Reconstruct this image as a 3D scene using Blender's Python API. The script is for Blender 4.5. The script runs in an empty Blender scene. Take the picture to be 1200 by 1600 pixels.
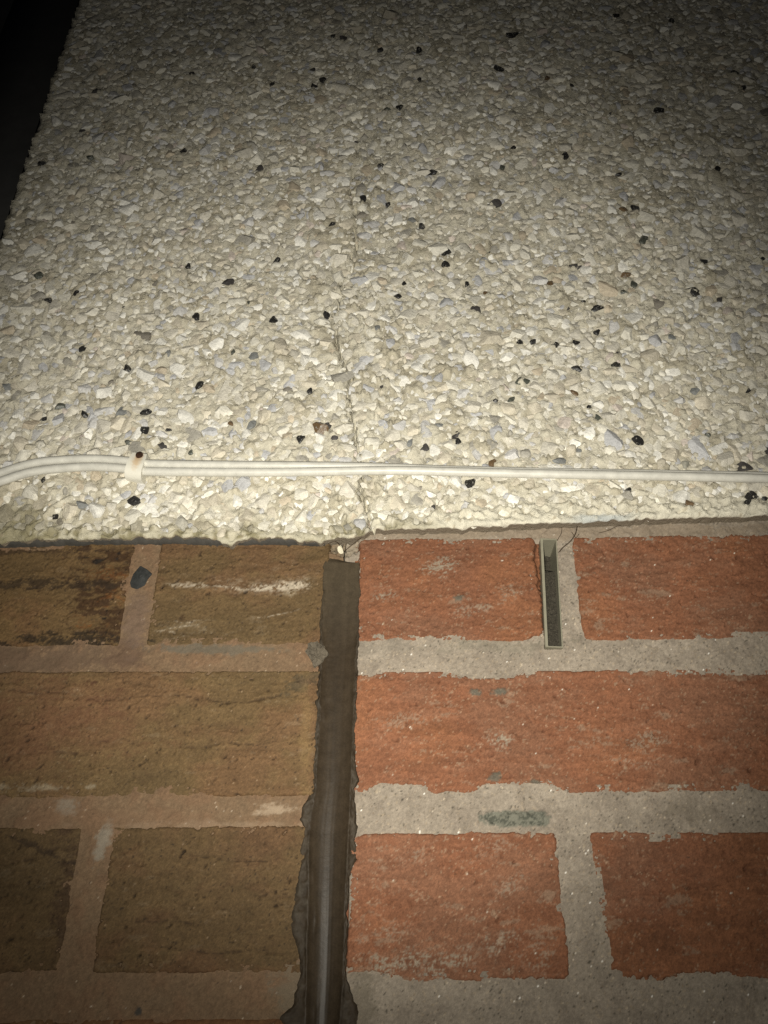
import bpy, bmesh, math, random
import numpy as np
from mathutils import Vector, Matrix

# ------------------------------------------------------------------ camera, world, light
sc = bpy.context.scene
COL = sc.collection
D = 0.394                       # metres from lens to the brick face (plane y = 0)
FPX = 1294.0                    # focal length in pixels of the 1200 x 1600 photograph
PITCH, YAW = math.radians(30.0), math.radians(1.2)

cam_d = bpy.data.cameras.new("camera")
cam_d.sensor_fit = 'VERTICAL'
cam_d.sensor_height = 24.0
cam_d.lens = 24.0 * FPX / 1600.0
cam_d.clip_start, cam_d.clip_end = 0.01, 50
cam = bpy.data.objects.new("camera", cam_d)
COL.objects.link(cam)
cam.location = (0, -D, 0)
cam.rotation_euler = (math.pi / 2 + PITCH, 0, YAW)
sc.camera = cam

world = bpy.data.worlds.new("World")
sc.world = world
world.use_nodes = True
bg = world.node_tree.nodes["Background"]
bg.inputs[0].default_value = (0.55, 0.6, 0.8, 1)
bg.inputs[1].default_value = 0.004

# the phone's flash, beside and a little below the lens: the only light in this night picture
fl_d = bpy.data.lights.new("flash", 'SPOT')
fl_d.energy = 14.3
fl_d.color = (1.0, 0.96, 0.85)
fl_d.spot_size = math.radians(110)
fl_d.spot_blend = 0.4
fl_d.shadow_soft_size = 0.0025
flash = bpy.data.objects.new("flash", fl_d)
COL.objects.link(flash)
flash.location = (-0.013, -D, -0.008)
flash.rotation_euler = (math.pi / 2 + PITCH + math.radians(0.5), 0, YAW - math.radians(0.6))

# photometric profile of the flash lens: full in the middle, falling off towards 45 degrees
fl_d.use_nodes = True
nt = fl_d.node_tree
em = nt.nodes["Emission"]
tcn = nt.nodes.new("ShaderNodeTexCoord")
sx = nt.nodes.new("ShaderNodeSeparateXYZ")
nt.links.new(tcn.outputs["Normal"], sx.inputs[0])
ab = nt.nodes.new("ShaderNodeMath"); ab.operation = 'ABSOLUTE'
nt.links.new(sx.outputs["Z"], ab.inputs[0])
ac = nt.nodes.new("ShaderNodeMath"); ac.operation = 'ARCCOSINE'
nt.links.new(ab.outputs[0], ac.inputs[0])
dv = nt.nodes.new("ShaderNodeMath"); dv.operation = 'DIVIDE'; dv.inputs[1].default_value = math.radians(50)
nt.links.new(ac.outputs[0], dv.inputs[0])
rp = nt.nodes.new("ShaderNodeValToRGB")
rp.color_ramp.interpolation = 'CARDINAL'
prof_ = [(0, 1.0), (10, 0.99), (14, 0.95), (18, 0.89), (22, 0.77), (26, 0.52), (30, 0.28), (34, 0.175), (38, 0.13), (44, 0.05)]
el = rp.color_ramp.elements
el[0].position, el[0].color = 0, (1, 1, 1, 1)
el[1].position, el[1].color = 1, (0.01, 0.01, 0.01, 1)
for a_, b_ in prof_[1:]:
    e_ = el.new(a_ / 50.0); e_.color = (b_, b_, b_, 1)
nt.links.new(dv.outputs[0], rp.inputs[0])
nt.links.new(rp.outputs["Color"], em.inputs["Strength"])

vs = sc.view_settings
vs.view_transform = 'Standard'
vs.look = 'None'
vs.exposure = 0.0
vs.gamma = 1.0
vs.use_curve_mapping = False
sc.cycles.use_denoising = False
sc.cycles.max_bounces = 5
sc.cycles.diffuse_bounces = 3

# ------------------------------------------------------------------ helpers
rng = np.random.default_rng(7)
random.seed(7)
RM = Matrix.Rotation(YAW, 3, 'Z') @ Matrix.Rotation(math.pi / 2 + PITCH, 3, 'X')
RN = np.array(RM)


def W(px, py, h=0.0):
    """(x, z) of the point of the photograph seen on the plane h metres proud of the brick face"""
    r = RN @ np.array([(px - 600) / FPX, (800 - py) / FPX, -1.0])
    t = (D - h) / r[1]
    return r[0] * t, r[2] * t


def P(px, py, h=0.0):
    x, z = W(px, py, h)
    return Vector((x, -h, z))


def sstep(a, b, v):
    t = np.clip((v - a) / (b - a), 0, 1)
    return t * t * (3 - 2 * t)


def vk(shape, cell, L, beta=2.0, ax=1.0, az=1.0, seed=0, lo=None, rot=0.0):
    """multi-scale random field, unit deviation; L = largest feature size in metres"""
    r = np.random.default_rng(seed)
    w = np.fft.rfft2(r.standard_normal(shape))
    kz0 = np.fft.fftfreq(shape[0], cell)[:, None]
    kx0 = np.fft.rfftfreq(shape[1], cell)[None, :]
    cr, sr = math.cos(rot), math.sin(rot)
    kx = (kx0 * cr + kz0 * sr) * ax
    kz = (-kx0 * sr + kz0 * cr) * az
    k2 = (kz ** 2 + kx ** 2) * L * L
    a = (1 + k2) ** (-beta / 2)
    if lo:
        a = a * np.exp(-k2 * (lo / L) ** 2)
    a[0, 0] = 0
    f = np.fft.irfft2(w * a, s=shape)
    return f / f.std()


def mesh_from(name, verts, faces, smooth=True, col=None, extra=None):
    """fast mesh from numpy arrays; faces is (n,3) or (n,4)"""
    me = bpy.data.meshes.new(name)
    verts = np.asarray(verts, dtype=np.float32)
    faces = np.asarray(faces, dtype=np.int32)
    n, k = faces.shape
    me.vertices.add(len(verts))
    me.vertices.foreach_set("co", verts.ravel())
    me.loops.add(n * k)
    me.loops.foreach_set("vertex_index", faces.ravel())
    me.polygons.add(n)
    me.polygons.foreach_set("loop_start", np.arange(0, n * k, k, dtype=np.int32))
    me.polygons.foreach_set("loop_total", np.full(n, k, dtype=np.int32))
    me.polygons.foreach_set("use_smooth", np.full(n, smooth, dtype=bool))
    me.update(calc_edges=True)
    if col is not None:
        a = me.attributes.new("Col", 'FLOAT_COLOR', 'POINT')
        c4 = np.ones((len(verts), 4), dtype=np.float32)
        c4[:, :3] = col
        a.data.foreach_set("color", c4.ravel())
    for k2, v in (extra or {}).items():
        a = me.attributes.new(k2, 'FLOAT', 'POINT')
        a.data.foreach_set("value", np.asarray(v, dtype=np.float32).ravel())
    return me


def link(name, me, mat=None, parent=None):
    o = bpy.data.objects.new(name, me)
    COL.objects.link(o)
    if mat is not None and me is not None and not me.materials:
        me.materials.append(mat)
    if parent is not None:
        o.parent = parent
    return o


def tag(o, label, cat=None, group=None, kind=None):
    o["label"] = label
    if cat:
        o["category"] = cat
    if group:
        o["group"] = group
    if kind:
        o["kind"] = kind
    return o


def empty(name, loc=(0, 0, 0)):
    o = bpy.data.objects.new(name, None)
    o.empty_display_size = 0.02
    COL.objects.link(o)
    o.location = loc
    return o


def bm_mesh(name, bm, smooth=True):
    bmesh.ops.recalc_face_normals(bm, faces=bm.faces)
    me = bpy.data.meshes.new(name)
    bm.to_mesh(me)
    bm.free()
    for p in me.polygons:
        p.use_smooth = smooth
    return me


# ------------------------------------------------------------------ materials
def material(name, color=None, attr=False, objcol=False, rough=0.9, spec=0.3, fine=0.12, fine_scale=1500.0,
             bump=0.3, bump_scale=1200.0, bump_dist=0.0004, mott=0.0, mott_scale=300.0, rough_attr=False,
             fleck=None):
    m = bpy.data.materials.new(name)
    m.use_nodes = True
    nt = m.node_tree
    N, Lk = nt.nodes, nt.links
    b = N["Principled BSDF"]
    b.inputs["Roughness"].default_value = rough
    b.inputs["Specular IOR Level"].default_value = spec
    tc = N.new("ShaderNodeNewGeometry")
    if attr:
        a = N.new("ShaderNodeAttribute"); a.attribute_name = "Col"; src = a.outputs["Color"]
    elif objcol:
        a = N.new("ShaderNodeObjectInfo"); src = a.outputs["Color"]
    else:
        a = N.new("ShaderNodeRGB"); a.outputs[0].default_value = (*color, 1); src = a.outputs[0]

    def noise(scale, detail=3.0, rg=0.6):
        n = N.new("ShaderNodeTexNoise")
        n.inputs["Scale"].default_value = scale
        n.inputs["Detail"].default_value = detail
        n.inputs["Roughness"].default_value = rg
        Lk.new(tc.outputs["Position"], n.inputs["Vector"])
        return n.outputs["Fac"]

    def times(src, fac, lo, hi):
        mr = N.new("ShaderNodeMapRange")
        mr.inputs["From Min"].default_value = 0.25
        mr.inputs["From Max"].default_value = 0.75
        mr.inputs["To Min"].default_value = lo
        mr.inputs["To Max"].default_value = hi
        Lk.new(fac, mr.inputs["Value"])
        mx = N.new("ShaderNodeVectorMath"); mx.operation = 'SCALE'
        Lk.new(src, mx.inputs[0]); Lk.new(mr.outputs[0], mx.inputs["Scale"])
        return mx.outputs[0]

    if fine:
        src = times(src, noise(fine_scale, 2.0), 1 - fine, 1 + fine)
    if mott:
        src = times(src, noise(mott_scale, 4.0, 0.65), 1 - mott, 1 + mott)
    if fleck:
        cr = N.new("ShaderNodeValToRGB")
        cr.color_ramp.elements[0].position = fleck[1]
        cr.color_ramp.elements[1].position = fleck[1] + 0.06
        Lk.new(noise(fleck[0], 3.0, 0.7), cr.inputs["Fac"])
        mx = N.new("ShaderNodeMix"); mx.data_type = 'RGBA'
        Lk.new(cr.outputs["Color"], mx.inputs[0])
        Lk.new(src, mx.inputs[6]); mx.inputs[7].default_value = (*fleck[2], 1)
        src = mx.outputs[2]
    Lk.new(src, b.inputs["Base Color"])
    if rough_attr:
        a = N.new("ShaderNodeAttribute"); a.attribute_name = "Rough"
        Lk.new(a.outputs["Fac"], b.inputs["Roughness"])
    if bump:
        bp = N.new("ShaderNodeBump")
        bp.inputs["Strength"].default_value = bump
        bp.inputs["Distance"].default_value = bump_dist
        Lk.new(noise(bump_scale, 4.0, 0.65), bp.inputs["Height"])
        Lk.new(bp.outputs[0], b.inputs["Normal"])
    return m


M_brick = material("fired_clay", attr=True, rough=0.85, spec=0.25, fine=0.24, fine_scale=2100, mott=0.08, mott_scale=520, bump=0.4, bump_scale=1300, bump_dist=0.0005)
M_mortar = material("mortar", attr=True, rough=0.9, spec=0.3, fine=0.20, fine_scale=2400, bump=0.4, bump_scale=1700,
                    bump_dist=0.0005, rough_attr=True)
M_matrix = material("cement_paste", attr=True, rough=0.92, spec=0.2, fine=0.12, bump=0.9, bump_scale=600, bump_dist=0.0012)
M_pebbles = material("aggregate", attr=True, rough=0.62, spec=0.35, fine=0.13, mott=0.22, mott_scale=330, bump=0.8,
                     bump_scale=620, bump_dist=0.0008)
M_pebble1 = material("aggregate_stone", objcol=True, rough=0.6, spec=0.35, fine=0.13, mott=0.22, mott_scale=330, bump=0.8,
                     bump_scale=620, bump_dist=0.0008)
M_pebbled = material("dark_aggregate_stone", objcol=True, rough=0.4, spec=0.5, fine=0.1, mott=0.3, mott_scale=500, bump=0.5,
                     bump_scale=800, bump_dist=0.0006, fleck=(620, 0.60, (0.28, 0.27, 0.24)))
M_sealant = material("brown_sealant", attr=True, rough=0.42, spec=0.13, fine=0.16, mott=0.25, mott_scale=220, bump=0.16,
                     bump_scale=700, bump_dist=0.0003, rough_attr=True)
M_cable = material("white_pvc", (0.56, 0.545, 0.49), rough=0.42, spec=0.4, fine=0.05, mott=0.17, mott_scale=150, bump=0.12,
                   bump_scale=500, bump_dist=0.0003)
M_vent = material("olive_plastic", (0.22, 0.205, 0.15), rough=0.55, spec=0.4, fine=0.05, mott=0.12, mott_scale=250, bump=0.1)
M_dirt = material("dirty_plastic", (0.040, 0.035, 0.026), rough=0.9, spec=0.2, fine=0.4, fine_scale=1600, mott=0.5,
                  mott_scale=600, bump=0.9, bump_scale=900, bump_dist=0.001, fleck=(1700, 0.63, (0.16, 0.14, 0.10)))
M_black = material("black_paint", (0.035, 0.034, 0.033), rough=0.5, spec=0.3, fine=0.1, mott=0.2, mott_scale=60, bump=0.1)
M_slate = material("slate", (0.036, 0.037, 0.036), rough=0.28, spec=0.5, fine=0.15, mott=0.35, mott_scale=350, bump=0.5,
                   bump_scale=250, bump_dist=0.0006)
M_bead = material("grey_sealant", (0.050, 0.046, 0.040), rough=0.75, spec=0.25, fine=0.12, mott=0.3, mott_scale=200, bump=0.4)
M_lump = material("mortar_lump", (0.105, 0.088, 0.065), rough=0.9, spec=0.2, fine=0.2, mott=0.25, mott_scale=300, bump=0.7,
                  bump_scale=800, bump_dist=0.0006)
M_fibre = material("dry_root", (0.045, 0.03, 0.018), rough=0.8, spec=0.2, fine=0, bump=0)
M_nail = material("rusty_nail", (0.035, 0.014, 0.006), rough=0.85, spec=0.3, fine=0.3, mott=0.5, mott_scale=700, bump=0.8,
                  bump_scale=1200, bump_dist=0.0006)
M_pale = material("pale_crumb", (0.62, 0.57, 0.44), rough=0.8, spec=0.2, fine=0.1, mott=0.15, bump=0.5)

# ------------------------------------------------------------------ the two brick walls
CELL = 0.0006
X0, X1, Z0, Z1 = -0.60, 0.60, -0.16, 0.222
NX, NZ = int(round((X1 - X0) / CELL)) + 1, int(round((Z1 - Z0) / CELL)) + 1
SH = (NZ, NX)
gx = X0 + np.arange(NX) * CELL
gz = Z0 + np.arange(NZ) * CELL
GX, GZ = np.meshgrid(gx, gz)


def poly_x(pts, h=0.0):
    """polyline of photo points -> function x(z)"""
    w = np.array([W(a, b, h) for a, b in pts])
    o = np.argsort(w[:, 1])
    return lambda z: np.interp(z, w[o, 1], w[o, 0])


def poly_z(pts, h=0.0):
    w = np.array([W(a, b, h) for a, b in pts])
    o = np.argsort(w[:, 0])
    return lambda x: np.interp(x, w[o, 0], w[o, 1])


SEAL_L = [(512, 866), (507, 885), (505, 907), (505, 932), (500, 960), (501, 995), (502, 1020), (497, 1044), (496, 1074), (494, 1100),
          (491, 1150), (489, 1200), (487, 1235), (475, 1258), (469, 1280), (478, 1295), (470, 1330), (465, 1375), (455, 1440),
          (456, 1455), (466, 1480), (470, 1520), (458, 1570), (441, 1588), (437, 1600), (440, 1700), (437, 2100)]
SEAL_R = [(565, 866), (562, 880), (561, 918), (560, 960), (560, 995), (556, 1030), (559, 1047), (557, 1100), (555, 1150), (555, 1200),
          (562, 1220), (553, 1232), (557, 1290), (555, 1345), (546, 1370), (541, 1425), (542, 1480), (540, 1530), (556, 1568),
          (557, 1600), (548, 1700), (552, 2100)]
sealL, sealR = poly_x(SEAL_L), poly_x(SEAL_R)
JOINT_L = poly_x([(513, 850), (503, 1000), (495, 1100), (486, 1240), (476, 1300), (470, 1520), (466, 1600), (450, 2100)])
JOINT_R = poly_x([(565, 840), (559, 1000), (556, 1100), (553, 1240), (552, 1300), (544, 1530), (540, 1600), (530, 2100)])

COURSE = 0.075


def zr(px, py):
    return W(px, py)[1]


rowsL = [(zr(250, 1008), zr(250, 846)), (zr(250, 1244), zr(250, 1048)), (zr(250, 1521), zr(250, 1291))]
rowsR = [(zr(850, 1000), zr(850, 838)), (zr(850, 1239), zr(850, 1046)), (zr(850, 1532), zr(850, 1300))]
rowsL += [(-0.073, zr(250, 1590)), (-0.148, -0.090)]
rowsR += [(-0.074, zr(850, 1612)), (-0.149, -0.091)]
JW = 0.0135
FULL = 0.198
half_L1 = W(197, 930)[0], W(239, 930)[0]
half_L3 = W(110, 1405)[0], W(159, 1405)[0]
half_R1 = W(843, 920)[0], W(903, 920)[0]
half_R3 = W(881, 1415)[0], W(934, 1415)[0]


def zmid(r):
    return 0.5 * (r[0] + r[1])


bricks = []     # (side, row, x0, x1, z0, z1)
for r, (za, zb) in enumerate(rowsL):
    jl = float(JOINT_L(zmid((za, zb))))
    if r in (0, 2, 4):
        a, b = (half_L1 if r == 0 else half_L3)
        bricks.append(('L', r, b, jl, za, zb))
        x = a
    else:
        x = jl
    while x > X0 + 0.03:
        xl = max(x - FULL, X0 + 0.004)
        bricks.append(('L', r, xl, x, za, zb))
        x = xl - JW
for r, (za, zb) in enumerate(rowsR):
    jr = float(JOINT_R(zmid((za, zb))))
    if r in (0, 2, 4):
        a, b = (half_R1 if r == 0 else half_R3)
        bricks.append(('R', r, jr, a, za, zb))
        x = b
    else:
        x = jr
    while x < X1 - 0.03:
        xr = min(x + FULL + (0.014 if r == 1 else 0.004), X1 - 0.004)
        bricks.append(('R', r, x, xr, za, zb))
        x = xr + JW

# random fields over the whole wall
n_edge = vk(SH, CELL, 0.005, 1.8, seed=11)          # ragged edge warp
n_edge2 = vk(SH, CELL, 0.030, 3.0, seed=12)
n_drag = vk(SH, CELL, 0.010, 1.9, ax=3.0, az=1.0, seed=13)     # horizontal drag tears
n_drag2 = vk(SH, CELL, 0.004, 1.6, ax=2.2, az=1.0, seed=14)
n_fine = vk(SH, CELL, 0.0016, 1.5, seed=15)
n_big = vk(SH, CELL, 0.06, 2.4, ax=1.5, seed=16)
n_mid = vk(SH, CELL, 0.015, 2.0, ax=1.6, seed=17)
n_smear = vk(SH, CELL, 0.012, 1.75, ax=2.4, az=1.0, seed=18)
n_tear = vk(SH, CELL, 0.016, 2.1, ax=4.0, az=1.0, seed=19)
n_spk = vk(SH, CELL, 0.0011, 2.5, seed=20)
n_spk2 = vk(SH, CELL, 0.0014, 2.5, seed=21)
n_pit = vk(SH, CELL, 0.0024, 3.0, seed=22)
n_mort = vk(SH, CELL, 0.02, 2.0, seed=23)
n_grit = vk(SH, CELL, 0.0007, 1.2, seed=71)

LEFT = GX < 0.5 * (JOINT_L(GZ) + JOINT_R(GZ))


def blob(px, py, rx, rz, ang=0.0, soft=0.35, nz=0.35, field=None, h=0.0):
    """irregular patch centred on a photo point, radii in millimetres"""
    x, z = W(px, py, h)
    f = 0.7 * (n_mid if field is None else field) + 0.35 * n_fine + 0.40 * n_drag2
    c, s = math.cos(math.radians(ang)), math.sin(math.radians(ang))
    dx, dz = (GX - x) * 1000, (GZ - z) * 1000
    u, v = (dx * c + dz * s) / rx, (-dx * s + dz * c) / rz
    d = np.sqrt(u * u + v * v) + nz * f
    return 1 - sstep(1 - soft, 1 + soft, d)


def mixc(c, m, to):
    return c + (np.asarray(to)[None, None, :] - c) * m[..., None]


# --- brick relief: mostly flat drag face with torn horizontal ledges and pits
tear = np.abs(n_tear)
ledge = np.exp(-(tear / 0.10) ** 2) * sstep(-0.2, 0.9, n_mid)          # thin torn lines
step = 0.00016 * np.tanh(7 * n_tear) * sstep(-0.2, 0.9, n_mid)             # torn ledges
pits = sstep(np.where(LEFT, 1.75, 1.95), 2.6, n_pit)
Hb_L = 0.00013 * n_drag + 0.00006 * n_drag2 + 0.00005 * n_fine - 0.00045 * ledge + step - 0.0009 * pits
Hb_R = 0.00012 * n_drag + 0.00006 * n_drag2 + 0.00006 * n_fine - 0.00035 * ledge + step - 0.0010 * pits
HB = np.where(LEFT, Hb_L, Hb_R) + 0.0003 * n_big

# --- brick colours
g = lambda f, a: (1 + a * f)[..., None]
cL = np.empty(SH + (3,)); cL[:] = (0.140, 0.089, 0.040)
cL = mixc(cL, 0.75 * sstep(-0.3, 1.6, n_big + 0.35 * n_mid), (0.152, 0.084, 0.041))
cL = mixc(cL, 0.6 * sstep(0.3, 1.8, -n_big + 0.4 * n_drag), (0.105, 0.070, 0.032))
cL = cL * g(n_drag, 0.06) * g(n_drag2, 0.04) * g(n_fine, 0.05)
cL = mixc(cL, 0.55 * ledge, (0.085, 0.048, 0.022))
cL = mixc(cL, 0.8 * sstep(2.1, 2.6, n_spk2), (0.035, 0.024, 0.016))
cL = mixc(cL, 0.6 * sstep(2.9, 3.4, n_spk), (0.42, 0.30, 0.19))
cL = mixc(cL, 0.2 * sstep(1.7, 2.5, n_smear + 0.4 * n_fine), (0.26, 0.20, 0.13))

cR = np.empty(SH + (3,)); cR[:] = (0.232, 0.097, 0.050)
cR = mixc(cR, 0.7 * sstep(-0.2, 1.5, n_big), (0.252, 0.106, 0.050))
cR = mixc(cR, 0.7 * sstep(0.2, 1.6, -n_big + 0.5 * n_drag), (0.205, 0.098, 0.056))
cR = cR * g(n_drag, 0.07) * g(n_drag2, 0.05) * g(n_fine, 0.06)
cR = mixc(cR, 0.5 * ledge, (0.145, 0.056, 0.029))
cR = mixc(cR, 0.5 * sstep(1.5, 2.3, n_smear + 0.45 * n_fine), (0.29, 0.205, 0.14))
cR = mixc(cR, 0.70 * sstep(2.15, 2.9, n_spk + 0.28 * n_mid), (0.42, 0.28, 0.18))
cR = mixc(cR, sstep(3.3, 3.6, n_spk), (0.85, 0.78, 0.66))
cR = mixc(cR, 0.7 * sstep(2.7, 3.1, n_spk2), (0.07, 0.045, 0.03))

# named marks on the brown bricks
m = blob(410, 916, 25, 4.2, -3, 0.5, 0.55, n_smear); cL = mixc(cL, 0.22 * m * sstep(-0.3, 1.6, n_drag2 + 0.6 * n_drag + 0.6 * n_fine), (0.50, 0.43, 0.31))
m = blob(455, 918, 10, 3.4, 4, 0.7, 0.6, n_smear); cL = mixc(cL, 0.25 * m * sstep(-0.9, 1.0, n_drag2 + 0.8 * n_fine), (0.50, 0.43, 0.32))
m = blob(290, 975, 12, 3.0, -6, 0.5, 0.6, n_smear) * sstep(0.0, 1.0, n_tear); cL = mixc(cL, 0.25 * m, (0.42, 0.34, 0.23))
def tline(pts, wmm, wob=0.5):
    """thin wandering line through photo points"""
    w_ = np.array([W(a_, b_) for a_, b_ in pts])
    o_ = np.argsort(w_[:, 0])
    zc_ = np.interp(gx, w_[o_, 0], w_[o_, 1])[None, :] + 0.001 * wob * n_drag
    ends = sstep(w_[:, 0].min() - 0.004, w_[:, 0].min() + 0.006, gx) * sstep(w_[:, 0].max() + 0.004, w_[:, 0].max() - 0.006, gx)
    return np.exp(-((GZ - zc_) * 1000 / wmm) ** 2) * ends[None, :]


TORN = [([(120, 1096), (200, 1092), (250, 1088), (300, 1090), (380, 1097), (450, 1084)], 0.45), ([(280, 1166), (350, 1162), (400, 1164), (445, 1156)], 0.4),
        ([(0, 1078), (70, 1083), (110, 1080)], 0.4), ([(150, 1160), (190, 1156), (230, 1165)], 0.5), ([(300, 1336), (350, 1340), (400, 1348), (440, 1342)], 0.4),
        ([(180, 1440), (260, 1436), (330, 1442)], 0.4), ([(310, 900), (345, 880), (400, 872)], 0.3), ([(0, 1352), (50, 1340), (100, 1322)], 0.5),
        ([(20, 1180), (90, 1175), (140, 1182)], 0.4), ([(380, 1400), (430, 1396), (465, 1404)], 0.35), ([(250, 1480), (330, 1488), (420, 1484)], 0.35)]
torn = np.zeros(SH)
for pts_, w_mm in TORN:
    torn = np.maximum(torn, tline(pts_, w_mm) * sstep(-1.0, 0.6, n_edge + 0.5 * n_drag2))
cL = mixc(cL, 0.75 * torn, (0.035, 0.020, 0.011))
HB = HB - 0.0007 * torn
for pts_, w_mm, st_ in [([(262, 912), (330, 917), (400, 922), (480, 914)], 1.3, 0.75), ([(395, 917), (440, 920), (486, 910)], 2.6, 0.85), ([(245, 988), (285, 980), (312, 976)], 0.5, 0.6),
                        ([(268, 972), (330, 971)], 0.4, 0.5), ([(400, 966), (430, 958), (465, 950)], 0.45, 0.6), ([(255, 995), (290, 990)], 0.4, 0.5)]:
    cL = mixc(cL, st_ * tline(pts_, w_mm, 0.7) * sstep(-0.9, 0.9, 0.7 * n_fine + 0.6 * n_drag2), (0.56, 0.48, 0.37))
scorch = blob(165, 925, 16, 30, 12, 0.5, 0.55, n_mid)
cL = mixc(cL, 0.85 * scorch * sstep(-0.5, 0.7, n_drag + 0.3), (0.045, 0.022, 0.010))
cL = mixc(cL, 0.65 * scorch * sstep(0.5, 1.5, n_mid - 0.3 * n_drag), (0.20, 0.075, 0.018))
cL = mixc(cL, 0.9 * scorch * sstep(0.9, 1.6, n_smear + 0.3 * n_drag2), (0.012, 0.010, 0.009))
m = blob(60, 912, 26, 2.6, 0, 0.5, 0.7, n_smear); cL = mixc(cL, 0.75 * m, (0.03, 0.02, 0.012))
m = blob(120, 1002, 20, 2.5, 0, 0.5, 0.7, n_smear); cL = mixc(cL, 0.8 * m, (0.02, 0.015, 0.010))
m = blob(60, 860, 40, 2.0, 0, 0.5, 0.6, n_smear); cL = mixc(cL, 0.6 * m, (0.05, 0.03, 0.018))
m = blob(465, 1070, 8, 3, 35, 0.5, 0.6, n_smear); cL = mixc(cL, 0.5 * m, (0.05, 0.045, 0.03))
m = blob(60, 1230, 12, 1.4, 0, 0.5, 0.6, n_smear); cL = mixc(cL, 0.4 * m, (0.42, 0.36, 0.26))
m = blob(478, 1130, 2.5, 34, 2, 0.6, 0.3); cL = mixc(cL, 0.35 * m, (0.25, 0.165, 0.07))
m = blob(105, 1420, 5, 30, 8, 0.6, 0.5); cL = mixc(cL, 0.55 * m, (0.06, 0.032, 0.02))
m = blob(70, 1330, 18, 1.0, -20, 0.5, 0.6, n_smear); cL = mixc(cL, 0.7 * m, (0.04, 0.025, 0.015))
m = blob(20, 1130, 40, 18, 0, 0.7, 0.4); cL = mixc(cL, 0.35 * m, (0.15, 0.062, 0.034))
m = blob(330, 1570, 60, 10, 0, 0.7, 0.4); cL = mixc(cL, 0.4 * m, (0.19, 0.085, 0.04))
# named marks on the red bricks
for px, py, rx, rz, s in [(685, 888, 8, 5, 0.8), (598, 930, 9, 3.0, 0.7), (800, 925, 8, 4, 0.6), (730, 950, 9, 3.5, 0.5),
                          (715, 935, 4, 2.5, 0.5), (780, 1150, 5, 4, 0.8), (620, 1125, 10, 4, 0.4), (1000, 1165, 12, 3.5, 0.5),
                          (930, 1160, 12, 4, 0.4), (1010, 1195, 10, 3, 0.5), (790, 1098, 2.6, 1.8, 0.9),
                          (650, 1500, 22, 6, 0.75), (760, 1480, 16, 5, 0.6), (800, 1380, 9, 4, 0.5), (840, 1490, 7, 7, 0.5),
                          (610, 1460, 10, 4, 0.5), (560, 1520, 12, 3, 0.7), (770, 1325, 10, 4, 0.35), (640, 1340, 8, 3, 0.4)]:
    m = blob(px, py, rx, rz, random.uniform(4, 26), 0.5, 0.65, n_smear)
    cR = mixc(cR, np.clip(1.25 * s, 0, 1) * m * sstep(-0.3, 0.9, 0.6 * n_drag2 + 0.9 * n_fine), (0.31, 0.25, 0.185))
for px, py, rx, rz in [(743, 1082, 2.2, 1.6), (783, 1081, 4.2, 1.4), (773, 1214, 2.4, 1.8), (715, 937, 2.6, 1.6), (836, 1222, 2, 1.2)]:
    m = blob(px, py, rx, rz, 0, 0.4, 0.4, n_smear)
    cR = mixc(cR, 0.8 * m, (0.11, 0.115, 0.09))
    HB = HB + 0.0006 * m

# grain, grit and short slanted pits that give the fired face its bite
n_slit = vk(SH, CELL, 0.0019, 3.2, ax=1.9, az=0.85, seed=72, rot=0.75)
n_pale = vk(SH, CELL, 0.0020, 2.2, ax=1.3, seed=73, rot=0.4)
n_line = vk(SH, CELL, 0.020, 2.0, ax=2.6, seed=74)
hair = np.exp(-(np.abs(n_line) / 0.045) ** 2) * sstep(0.2, 1.2, n_mid)     # hairline firing cracks
slit = sstep(np.where(LEFT, 1.9, 2.2), 2.5, n_slit)
cL = cL * g(n_grit, 0.10); cR = cR * g(n_grit, 0.10)
cL = mixc(cL, 0.85 * slit, (0.022, 0.013, 0.007)); cR = mixc(cR, 0.6 * slit, (0.085, 0.034, 0.018))
cL = mixc(cL, 0.45 * sstep(2.1, 2.8, n_pale), (0.23, 0.155, 0.085)); cR = mixc(cR, 0.6 * sstep(2.0, 2.6, n_pale + 0.25 * n_mid + 0.2 * n_fine), (0.36, 0.25, 0.165))
cL = mixc(cL, 0.45 * hair, (0.06, 0.035, 0.018)); cR = mixc(cR, 0.3 * hair, (0.12, 0.045, 0.024))
HB = HB - 0.0015 * slit - 0.0005 * hair + 0.00007 * n_grit
CB = np.where(LEFT[..., None], 0.77 * cL, 0.78 * cR)

# --- signed distance of every grid point to its brick (inside positive)
emod = 0.35 + 1.1 * sstep(-0.6, 1.4, n_mort)
warp = emod * np.where(LEFT, 0.00030 * n_edge + 0.00035 * n_edge2, 0.00034 * n_edge + 0.00050 * n_edge2)
for px, py, rx, rz in [(808, 1226, 15, 5.0), (770, 1052, 14, 2.6), (620, 1232, 12, 4.0), (570, 1530, 12, 4), (850, 1000, 7, 3), (945, 1480, 4, 9), (560, 1045, 9, 3), (1100, 1532, 12, 3)]:
    warp = warp - 0.0046 * blob(px, py, rx, rz, 0, 0.6, 0.3)

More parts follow.
